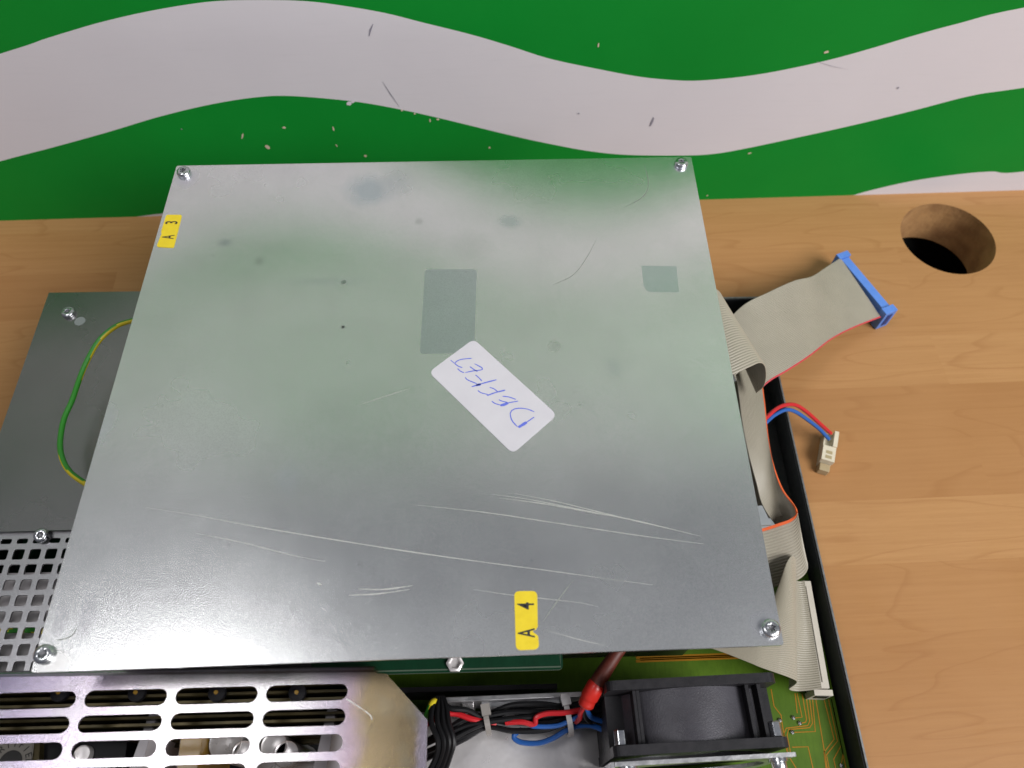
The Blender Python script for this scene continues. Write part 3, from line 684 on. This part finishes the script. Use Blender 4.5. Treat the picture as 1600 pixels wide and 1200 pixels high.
# ---- power unit seen through the slots
pu = thing('power_unit', 'dark power unit with olive fins seen through the slots of the guard plate', 'power unit', (0.03, -.05, 0.004))
hsn = MB(); ya = P(300, 1076, .108).y
for k in range(9):
    y = ya + .006 - k * .0030
    hsn.box((xL + .004, y, .070), (0.128, y + .0011, .107 + .001 * (k % 2)))
hsn.box((xL + .004, ya + .006 - .026, .066), (0.128, ya + .0075, .0698)); obj('heatsink', hsn, M['fin'], pu)
for k, px in enumerate((95, 215, 340, 465)):
    bl = MB(); q = P(px, 1083, .109); bl.lathe([(.0040, .1085), (.0038, .1105), (.0012, .1112)], 12, (q.x, q.y, 0)); bl.lathe([(.0010, .1113), (.0008, .1120)], 8, (q.x, q.y, 0), 1); obj('hole_dot', bl, [M['cap_black'], M['amber']], pu)  # dark blob with light spot stands in for holes of an inner layer
bd = MB(); bd.box((xL + .004, yFr + .003, .012), (.135, ya - .024, .020)); obj('unit_board', bd, M['cap_black'], pu)
for (l, r, t, b, zz) in ((233, 246, 1120, 1215, .100), (202, 217, 1160, 1215, .099), (506, 524, 1108, 1180, .100), (490, 510, 1150, 1230, .100)):
    pass
def slab(name, pxs, z0, z1, mt):
    mb = MB(); mb.plate([P2(a, b, z1) for a, b in pxs], [], z0, z1); return bev(obj(name, mb, mt, pu), .0004)
slab('spacer_strip', [(198, 1215), (214, 1215), (248, 1112), (236, 1112)], .060, .100, M['grey_strip'])
slab('spacer_strip', [(488, 1215), (506, 1215), (526, 1108), (513, 1108)], .060, .100, M['grey_strip'])
slab('wound_core', [(276, 1215), (306, 1215), (316, 1150), (284, 1152)], .050, .094, M['amber'])
slab('black_block', [(0, 1215), (60, 1215), (64, 1120), (0, 1122)], .050, .086, M['fin'])
slab('black_block', [(62, 1215), (190, 1215), (205, 1120), (66, 1120)], .040, .082, M['cap_black'])
for (px, py, r) in ((352, 1160, .008), (380, 1176, .0055), (428, 1166, .0065), (447, 1178, .006), (128, 1178, .004)):
    cp = MB(); q = P(px, py, .085); cp.lathe([(r, .020), (r, .083), (r * .92, .085), (r * .8, .0845)], 20, (q.x, q.y, 0)); obj('capacitor', cp, [M['tinned']], pu, smooth=True)
lb_ = slab('rating_label', [(-25, 1222), (44, 1222), (52, 1158), (-18, 1158)], .0865, .0870, M['label_grey'])
q = P(16, 1192, .0872); tm = MB(); rad_ = .0078
for k, chh in enumerate('CERTIFIED'):
    th = math.radians(180 - 22.5 * k); t = text_mesh('t', chh, .0042, None, None, q.x + rad_ * math.cos(th), q.y + rad_ * math.sin(th), .0873, th - math.pi / 2); tm.add(t.v, t.f)
tm.disc(q.x, q.y, .0873, .0052, 0, 24); obj('printed_seal', tm, M['ink_black'], lb_)

# ================================================================== front middle : bright shield box, wiring loom
sb = thing('shield_box', 'bright tinned steel box under the black wires, between the guard and the fan', 'metal box', (0.185, -.03, .010))
SZ = .052
a, b, c, d = P(600, 1110, SZ), P(958, 1100, SZ), P(958, 1240, SZ), P(600, 1240, SZ)
sbm = MB(); nx, ny = 28, 18; yy0, yy1 = -.075, P(800, 1104, SZ).y; xx0, xx1 = a.x, P(950, 1140, SZ).x
for j in range(ny + 1):
    for i in range(nx + 1):
        u, v = i / nx, j / ny; x = xx0 + (xx1 - xx0) * u; y = yy0 + (yy1 - yy0) * v
        e = min(u, 1 - u, v, 1 - v); z = SZ - .012 * max(0, 1 - e / .16) ** 2 + .0012 * math.sin(u * 9 + 1) * math.sin(v * 7)
        sbm.v.append((x, y, z))
for j in range(ny):
    for i in range(nx): k = j * (nx + 1) + i; sbm.f.append([k, k + 1, k + nx + 2, k + nx + 1]); sbm.m.append(0)
ring = [i for i in range(nx + 1)] + [j * (nx + 1) + nx for j in range(1, ny + 1)] + [ny * (nx + 1) + i for i in range(nx - 1, -1, -1)] + [j * (nx + 1) for j in range(ny - 1, 0, -1)]
bs = len(sbm.v)
for k in ring: x, y, z = sbm.v[k]; sbm.v.append((x, y, .0105))
for k in range(len(ring)): k2 = (k + 1) % len(ring); sbm.f.append([ring[k2], ring[k], bs + k, bs + k2]); sbm.m.append(0)
sbm.f.append([bs + k for k in range(len(ring))]); sbm.m.append(0)
obj('lid', sbm, M['tinned'], sb, smooth=True)
fg = MB(); p0, p1 = P(676, 1094, .066), P(918, 1084, .066); dv = (p1 - p0).normalized(); a_ = math.atan2(dv.y, dv.x)
FM = Matrix.Translation((p0.x, p0.y, 0)) @ Matrix.Rotation(a_, 4, 'Z'); LL = (p1 - p0).length
fg.box((0, -.0012, .0400), (LL, .0012, .066), 0, FM); bev(obj('flange', fg, M['alu'], sb), .0004)
f2 = MB(); q0, q1 = P(752, 1100, .060), P(875, 1094, .060); F2 = Matrix.Translation((q0.x, q0.y, 0)) @ Matrix.Rotation(a_, 4, 'Z'); f2.box((0, -.0020, .042), ((q1 - q0).length, .0014, .060), 0, F2); bev(obj('cover_strip', f2, M['alu'], sb), .0004)
f3 = MB(); q0 = P(722, 1100, .060); F3 = Matrix.Translation((q0.x, q0.y, 0)) @ Matrix.Rotation(a_, 4, 'Z'); f3.box((0, -.003, .042), (.006, .0014, .060), 0, F3); bev(obj('clip', f3, M['tinned'], sb), .0006)
dk = MB(); dk.box((.09, .0060, .020), (.215, .0085, .046)); obj('gap_shade_bar', dk, M['cap_black'], sb)  # black bar added in place of the shaded gap

hn = thing('wire_loom', 'bundle of black, red and blue wires tied up in front of the metal box', 'wiring', tuple(P(800, 1130, .060)))
def wire(px, r, mt, zj=0):
    mb = MB(); mb.tube(resample(cat([P(a, b, z + zj) for a, b, z in px], 8), 60), r, 8); return obj('wire', mb, mt, hn, smooth=True)
K = M['wire_black']
base_ = [(600, 1215, .056), (650, 1180, .060), (690, 1158, .064), (730, 1137, .066), (762, 1127, .067), (800, 1124, .067), (850, 1122, .067), (890, 1116, .067), (925, 1110, .068), (970, 1100, .069)]
for k, (dy_, zz, am) in enumerate([(-18, 0, 5), (-11, .003, 3), (-5, .004, 4), (1, .0035, 5), (7, .002, 4), (13, .001, 5), (-14, -.003, 6), (4, -.003, 3), (17, .0005, 2)]):
    wire([(a, b + dy_ * (.55 if 740 < a < 780 or 875 < a < 900 else 1.0) + am * math.sin(a * .021 + k * 1.9), z + zz) for a, b, z in base_], .0013, K)
for k, dx_ in enumerate((-14, -4, 5, 13)):
    wire([(688 + dx_ * .3, 1090, .070), (687 + dx_ * .8, 1106, .074), (688 + dx_, 1130, .077), (697 + dx_ * .9, 1158, .077), (692 + dx_ * .8, 1185, .073), (676 + dx_, 1220, .066)], .0014, K)
wire([(690, 1098, .072), (705, 1107, .073), (730, 1110, .072), (755, 1121, .070), (790, 1128, .068)], .0014, K)
wire([(650, 1142, .068), (672, 1128, .070), (690, 1117, .071), (712, 1115, .071), (740, 1124, .071), (775, 1130, .068)], .0014, M['wire_red'])
wire([(790, 1129, .070), (815, 1128, .072), (835, 1132, .072), (838, 1121, .0735), (855, 1115, .074), (880, 1114, .074), (905, 1110, .073), (920, 1105, .072)], .0013, M['wire_red'])
wire([(960, 1150, .063), (945, 1142, .064), (925, 1134, .065), (905, 1134, .066), (885, 1141, .066), (865, 1153, .065), (842, 1161, .064), (815, 1160, .063), (803, 1153, .063), (806, 1146, .063), (815, 1140, .062)], .0013, M['wire_blue'])
wire([(800, 1126, .060), (815, 1128, .064), (828, 1132, .069), (835, 1135, .0715), (870, 1134, .0715), (895, 1124, .072), (915, 1115, .072)], .0011, M['wire_blue'])
yg = MB(); yg.tube(resample(cat([P(*q) for q in [(655, 1105, .070), (668, 1140, .070), (665, 1125, .071), (672, 1108, .073), (678, 1097, .072), (690, 1100, .066)]][2:], 8), 30), .0019, 10, mfun=lambda a, d: 1 if (a + d * 60) % 1 < .45 else 0); obj('earth_lead', yg, [M['wire_green'], M['wire_yellow']], hn, smooth=True)
for (xa, ya_, xb, yb_, mt) in ((757, 1106, 764, 1146, M['nylon']), (882, 1090, 893, 1146, M['nylon_clear'])):
    tmb = MB(); A, B = P(xa, ya_, .072), P(xb, yb_, .070); mid = (A + B) / 2; mid.z = .066; ax = (B - A) / 2; ax.z = 0; hlen = ax.length; ax.normalize(); sd = Vector((-ax.y, ax.x, 0)); vs = []; n = 28
    for k in range(n):
        th = 2 * math.pi * k / n; 
        for rr in (1.0, 1.14):
            q = mid + ax * (hlen * rr * math.cos(th)) + Vector((0, 0, (.0068 if rr == 1.0 else .0080) * math.sin(th)))
            vs += [q - sd * .0013, q + sd * .0013]
    fs = []
    for k in range(n):
        a0, b0_ = 4 * k, 4 * ((k + 1) % n); fs += [(a0 + 2, b0_ + 2, b0_ + 3, a0 + 3), (a0, a0 + 1, b0_ + 1, b0_), (a0, b0_, b0_ + 2, a0 + 2), (a0 + 1, a0 + 3, b0_ + 3, b0_ + 1)]
    tmb.add(vs, fs); hp_ = P(xa + 2, ya_ + 3, .0735); T4 = Matrix.Translation(hp_) @ Matrix.Rotation(math.atan2(ax.y, ax.x), 4, 'Z'); tmb.box((-.0026, -.0022, -.0018), (.0026, .0022, .0016), 0, T4)
    obj('cable_tie', tmb, mt, hn)

rs = thing('red_sleeved_lead', 'lead in red shrink sleeve coming from under the box beside the fan', 'cable', tuple(P(915, 1100, .080)))
sm = MB(); sm.tube(resample(cat([P(*q) for q in [(1000, 965, .104), (975, 1005, .100), (960, 1026, .098), (945, 1048, .095), (932, 1070, .092)]], 8), 24), [.0030] * 12 + [.0030 + .0009 * k / 11 for k in range(12)], 14); obj('upper_sleeve', sm, M['sleeve_shaded'], rs, smooth=True)
sm = MB(); sm.tube(resample(cat([P(*q) for q in [(933, 1068, .0921), (927, 1078, .091), (919, 1093, .088), (914, 1106, .086)]], 8), 20), [.0040, .0041] + [.0042] * 10 + [.0038] * 6 + [.0033, .0024], 14); obj('end_sleeve', sm, M['sleeve'], rs, smooth=True)
sm = MB()
for k, mt in enumerate((0, 1, 2)): sm.tube(resample(cat([P(914, 1104, .086), P(912 - 5 + 6 * k, 1114, .081), P(906 + 10 * k, 1122, .076), P(900 + 22 * k, 1128, .070)], 6), 16), .0012, 8, mi=mt)
obj('wire_tail', sm, [M['wire_red'], M['wire_black'], M['wire_blue']], rs, smooth=True)

# ================================================================== cooling fan and its bracket
FZ = .105
fA, fB, fC = P(947, 1064, FZ), P(1212, 1050, FZ), P(961, 1182, FZ)
fang = math.atan2((fB - fA).y, (fB - fA).x); FW = (fB - fA).length; FD = abs((fC - fA).y)
fan = thing('cooling_fan', 'square black cooling fan standing on edge in front of the metal box', 'fan', (fA.x, fA.y, FZ - FW), fang)
ff = MB(); th_ = .0042; cxx, czz = FW / 2, FW / 2
def flange(mb, y0, y1):
    outer = rrect(0, 0, FW, FW, .004, 5); inner = [(cxx + FW * .475 * math.cos(2 * math.pi * k / 48), czz + FW * .475 * math.sin(2 * math.pi * k / 48)) for k in range(48)]
    t = MB(); t.plate(outer, [inner], y0, y1); mb.add([(x, z, y) for x, y, z in t.v], t.f)
flange(ff, -th_, 0); flange(ff, -FD, -FD + th_)
bev(obj('flange', ff, M['black_plastic'], fan, local=True), .0004)
br_ = MB(); n = 56
for k in range(n):
    for yy in (-th_ - .0001, -FD + th_ + .0001):
        for rr in (.476, .492):
            th = 2 * math.pi * k / n; bul = 1.0; br_.v.append((cxx + FW * rr * math.cos(th), yy, czz + FW * rr * math.sin(th)))
for k in range(n):
    a0, b0_ = 4 * k, 4 * ((k + 1) % n)
    for f in ((a0 + 1, a0 + 3, b0_ + 3, b0_ + 1), (a0, b0_, b0_ + 2, a0 + 2)): br_.f.append(list(f)); br_.m.append(0)
obj('barrel', br_, M['fan_barrel'], fan, smooth=True, local=True)
rb_ = MB()
for x in (.0120, FW * .17, FW * .815, FW * .93 - .0035):
    r1b = MB()
    for z in (.0035, FW - .0125): r1b.box((x, -FD + th_ + .0001, z), (x + .0016, -th_ - .0001, z + .009))
    r1b.box((x + .0002, -FD + th_ + .0001, .0126), (x + .0014, -FD + th_ + .0010, FW - .0126)); obj('rib', r1b, M['black_plastic'], fan, local=True)
rb_.box((.0005, -FD + th_ + .0001, .006), (.0100, -th_ - .0001, FW - .016)); obj('corner_post', rb_, M['black_plastic'], fan, local=True); rb_ = MB(); rb_.box((FW - .0100, -FD + th_ + .0001, .006), (FW - .0005, -th_ - .0001, FW - .016))
obj('corner_post', rb_, M['black_plastic'], fan, local=True)
ro = MB(); ro.lathe([(FW * .24, -FD + .003), (FW * .24, -.004)], 36, (cxx, 0, czz), 0, 'Y')
for k in range(7):
    th = 2 * math.pi * k / 7; vs = []
    for i in range(6):
        r = FW * (.24 + .22 * i / 5)
        for tw, yy in ((-.30, -FD + .005), (.30, -.006)):
            a = th + tw + .05 * i; vs.append((cxx + r * math.cos(a), yy, czz + r * math.sin(a)))
    ro.add(vs, [(2 * i, 2 * i + 1, 2 * i + 3, 2 * i + 2) for i in range(5)])
obj('rotor', ro, M['black_plastic'], fan, local=True)
for x in (FW * .055, FW * .945):
    bt = MB(); bt.lathe([(.0030, -FD + th_ + .0002), (.0030, -FD + th_ + .0062), (.0022, -FD + th_ + .0068)], 6, (x, 0, FW - .0042), 0, 'Y'); bev(obj('bolt', bt, M['zinc_screw'], fan, local=True), .0003)

fb = thing('fan_bracket', 'bright steel mounting plate screwed to the front of the black fan', 'bracket', (fC.x, fC.y, .0042), fang)
bm = MB(); y0_ = -.0034; bt_ = .0018; BZ = FZ - .0005
outer = rrect(-.0005, 0, FW + .0012, BZ - .0042, .0006, 2); inner = [(FW / 2 + FW * .46 * math.cos(2 * math.pi * k / 48), BZ - .0042 - FW / 2 + FW * .46 * math.sin(2 * math.pi * k / 48)) for k in range(48)]
t = MB(); t.plate(outer, [inner], y0_ - bt_ + .0012, y0_ + .0012); bm.add([(x, z, y) for x, y, z in t.v], t.f)
bm.box((-.0022, -.030, 0), (-.0006, y0_ + .0012, BZ - .0042))
bev(obj('plate', bm, M['alu'], fb, local=True), .0005)
for x in (FW * .075, FW * .925):
    mb = MB(); mb.lathe([(.0042, y0_ - bt_ + .0011), (.0042, y0_ - bt_ - .0002), (.0034, y0_ - bt_ - .0004), (.0034, y0_ - bt_ - .0028), (.0026, y0_ - bt_ - .0042), (.0010, y0_ - bt_ - .0046)], 20, (x, 0, BZ - .0042 - .0048), 0, 'Y'); obj('screw', mb, M['zinc_screw'], fb, smooth=True, local=True)

# ================================================================== ribbon cables
def ribbon(name, ea, eb, wires, samples, mats, parent, marker=None, thick=.0009, dense=4, sub=10, valley=.25):
    A = resample(cat(ea, sub), samples); B = resample(cat(eb, sub), samples)
    mb = MB(); nc = wires * dense + 1; top = []; bot = []
    for i in range(samples):
        ac = B[i] - A[i]
        ta = (A[min(i + 1, samples - 1)] - A[max(i - 1, 0)]); tb2 = (B[min(i + 1, samples - 1)] - B[max(i - 1, 0)])
        for j in range(nc):
            s = j / (nc - 1); t = ta.lerp(tb2, s); nn = ac.cross(t)
            nn = nn.normalized() if nn.length > 1e-12 else Vector((0, 0, 1))
            ph_ = (j % dense) / dense; hgt = thick * .5 * (valley + (1 - valley) * abs(math.sin(math.pi * ph_)))
            p = A[i].lerp(B[i], s); top.append(p + nn * hgt); bot.append(p - nn * hgt)
    o = len(top); mb.v = [tuple(q) for q in top + bot]
    for i in range(samples - 1):
        for j in range(nc - 1):
            k = i * nc + j; mi = 1 if (marker is not None and j < dense * marker) else 0
            mb.f.append([k, k + 1, k + nc + 1, k + nc]); mb.m.append(mi); mb.f.append([o + k, o + k + nc, o + k + nc + 1, o + k + 1]); mb.m.append(mi)
        for j in (0, nc - 1):
            k = i * nc + j; mb.f.append([k, k + nc, o + k + nc, o + k]); mb.m.append(1 if (marker and j == 0) else 0)
    for i in (0, samples - 1):
        for j in range(nc - 1): k = i * nc + j; mb.f.append([k, k + 1, o + k + 1, o + k]); mb.m.append(0)
    return obj(name, mb, mats, parent, smooth=True)
def PP(l): return [P(*q) for q in l]
# 1 : cable with the blue connector
r1 = thing('ribbon_cable', 'grey ribbon cable with blue end connector reaching out over the workbench', 'ribbon cable', tuple(P(1250, 520, .012)), group='ribbon cables')
ribbon('ribbon', PP([(1165, 632, .040), (1200, 598, .042), (1230, 580, .040), (1265, 557, .034), (1300, 530, .026), (1335, 512, .020), (1376, 496, .0155)]),
       PP([(1120, 520, .044), (1160, 478, .046), (1200, 457, .045), (1240, 439, .042), (1268, 432, .036), (1290, 418, .028), (1313, 403, .0185)]), 50, 60, [M['ribbon'], M['ribbon_red']], r1, 1)
bc = MB(); a, b = P(1315, 402, .0165), P(1388, 489, .0165); a.z = b.z = 0; dv = b - a; LL = dv.length; an = math.atan2(dv.y, dv.x)
BM = Matrix.Translation((a.x, a.y, 0)) @ Matrix.Rotation(an, 4, 'Z')
bc.box((-.0005, -.0045, .0003), (LL, .0045, .0125), 0, BM)
bc.box((.003, -.0030, .0126), (LL - .004, .0035, .0185), 0, BM)
for x0, x1 in ((-.002, .0028), (LL - .0038, LL + .002)): bc.box((x0, -.0052, .0006), (x1, .0052, .0202), 0, BM)
bc.box((LL + .0021, -.0022, .004), (LL + .0024, .0024, .0172), 1, BM)
bev(obj('connector', bc, [M['blue_plastic'], M['blue_shade']], r1), .0006)
# 2 : folded cable at the right edge of the lid
r2 = thing('ribbon_cable', 'beige ribbon cable folding down from under the right edge of the lid', 'ribbon cable', tuple(P(1170, 560, .03)), group='ribbon cables')
ribbon('ribbon', PP([(1020, 640, .128), (1095, 606, .128), (1147, 584, .128), (1172, 573, .127), (1187, 567, .124), (1195, 572, .119), (1197, 588, .110), (1193, 604, .098), (1182, 614, .088)]),
       PP([(975, 512, .128), (1050, 478, .128), (1095, 458, .128), (1108, 452, .127), (1119, 452, .124), (1127, 462, .118), (1134, 480, .108), (1140, 505, .096), (1145, 530, .085)]), 34, 60, [M['ribbon']], r2)
# 3 : cable with the orange marker wire
r3_ = thing('ribbon_cable', 'ribbon cable with orange edge wire running along the right side of the box', 'ribbon cable', tuple(P(1205, 720, .03)), group='ribbon cables')
ribbon('ribbon', PP([(1186, 560, .072), (1190, 590, .072), (1195, 630, .072), (1200, 680, .071), (1209, 725, .070), (1222, 762, .070), (1238, 785, .071), (1244, 796, .074), (1243, 804, .071), (1233, 812, .068), (1218, 817, .066), (1203, 822, .064), (1180, 828, .062), (1110, 838, .060), (1060, 840, .060)]),
       PP([(1150, 585, .084), (1155, 620, .084), (1160, 660, .083), (1170, 710, .080), (1182, 755, .074), (1192, 790, .066), (1216, 825, .054), (1246, 848, .048), (1261, 882, .044), (1258, 897, .041), (1243, 908, .039), (1215, 916, .036), (1185, 924, .034), (1115, 930, .034), (1065, 932, .034)]), 20, 90, [M['ribbon'], M['ribbon_orange']], r3_, 1, .0012, 6, 10, 0.0)
ribbon('under_layer', PP([(1180, 585, .074), (1186, 650, .072), (1196, 720, .068), (1208, 770, .064), (1222, 806, .060)]), PP([(1138, 600, .070), (1146, 660, .068), (1160, 730, .062), (1176, 780, .056), (1190, 812, .050)]), 26, 40, [M['ribbon']], r3_)
# 4 : cable into the header on the circuit board
r4_ = thing('ribbon_cable', 'ribbon cable folded in an S into the header on the circuit board', 'ribbon cable', tuple(P(1230, 1000, .02)), group='ribbon cables')
E0 = [(1000, 985, .060), (1060, 998, .056), (1120, 1016, .052), (1172, 1036, .050), (1186, 1042, .049), (1212, 1051, .046), (1234, 1059, .042), (1245, 1065, .037), (1241, 1071, .031), (1233, 1077, .026), (1243, 1080, .023), (1262, 1079, .024), (1284, 1076, .0265)]
E1 = [(1020, 930, .064), (1080, 940, .061), (1150, 950, .058), (1195, 955, .056), (1206, 944, .056), (1217, 915, .057), (1229, 880, .058), (1238, 868, .055), (1243, 876, .048), (1240, 892, .038), (1240, 904, .030), (1248, 908, .026), (1257, 907, .0265)]
ribbon('ribbon', PP(E0), PP(E1), 50, 70, [M['ribbon']], r4_, None, .0009, 4, 10)
for i, r in enumerate((r1, r2, r3_, r4_)): pass

# ================================================================== two-wire lead with ivory plug
ld = thing('fan_lead', 'red and blue twin lead ending in an ivory plug on the workbench', 'lead', tuple(P(1296, 705, 0)))
for nm, mt, pts in (('red_wire', M['wire_red'], [(1170, 680, .050), (1200, 650, .048), (1216, 637, .046), (1232, 632, .043), (1246, 634, .039), (1262, 645, .033), (1280, 661, .024), (1298, 677, .0135)]),
                    ('blue_wire', M['wire_blue'], [(1170, 690, .048), (1200, 657, .046), (1216, 645, .044), (1230, 640, .041), (1244, 644, .036), (1262, 656, .028), (1280, 670, .020), (1295, 686, .0125)])):
    mb = MB(); mb.tube(resample(cat(PP(pts), 8), 50), .0013, 10); obj(nm, mb, mt, ld, smooth=True)
pl = MB(); pc = P(1296, 698, .010); v1 = P(1301, 672, .010) - P(1295, 712, .010); v1.z = 0; pa = math.atan2(v1.y, v1.x)
PM = Matrix.Translation((pc.x, pc.y, 0)) @ Matrix.Rotation(pa, 4, 'Z')
hLn = v1.length / 2 + .0012; hw_ = .0043
pl.box((-hLn, -hw_ * .9, .0003), (hLn, hw_ * .9, .0072), 0, PM)
pl.box((-hLn, -hw_, .0073), (-.0002, hw_, .0112), 0, PM); pl.box((-.0002, -hw_, .0073), (hLn + .0006, -hw_ + .0028, .0124), 0, PM); pl.box((-.0002, hw_ - .0010, .0073), (hLn - .003, hw_, .0100), 0, PM)
for k in (0, 1): pl.box((-hLn + .0016 + k * .0036, -.0022, .01121), (-hLn + .0040 + k * .0036, .0020, .01135), 1, PM)
bev(obj('plug_housing', pl, [M['ivory'], M['ivory_shade']], ld), .0003)
p2_ = MB(); p2_.box((-hLn - .0056, -hw_ * .80, .0003), (-hLn - .0002, hw_ * .80, .0066), 0, PM); bev(obj('plug_tip', p2_, M['tan'], ld), .0005)
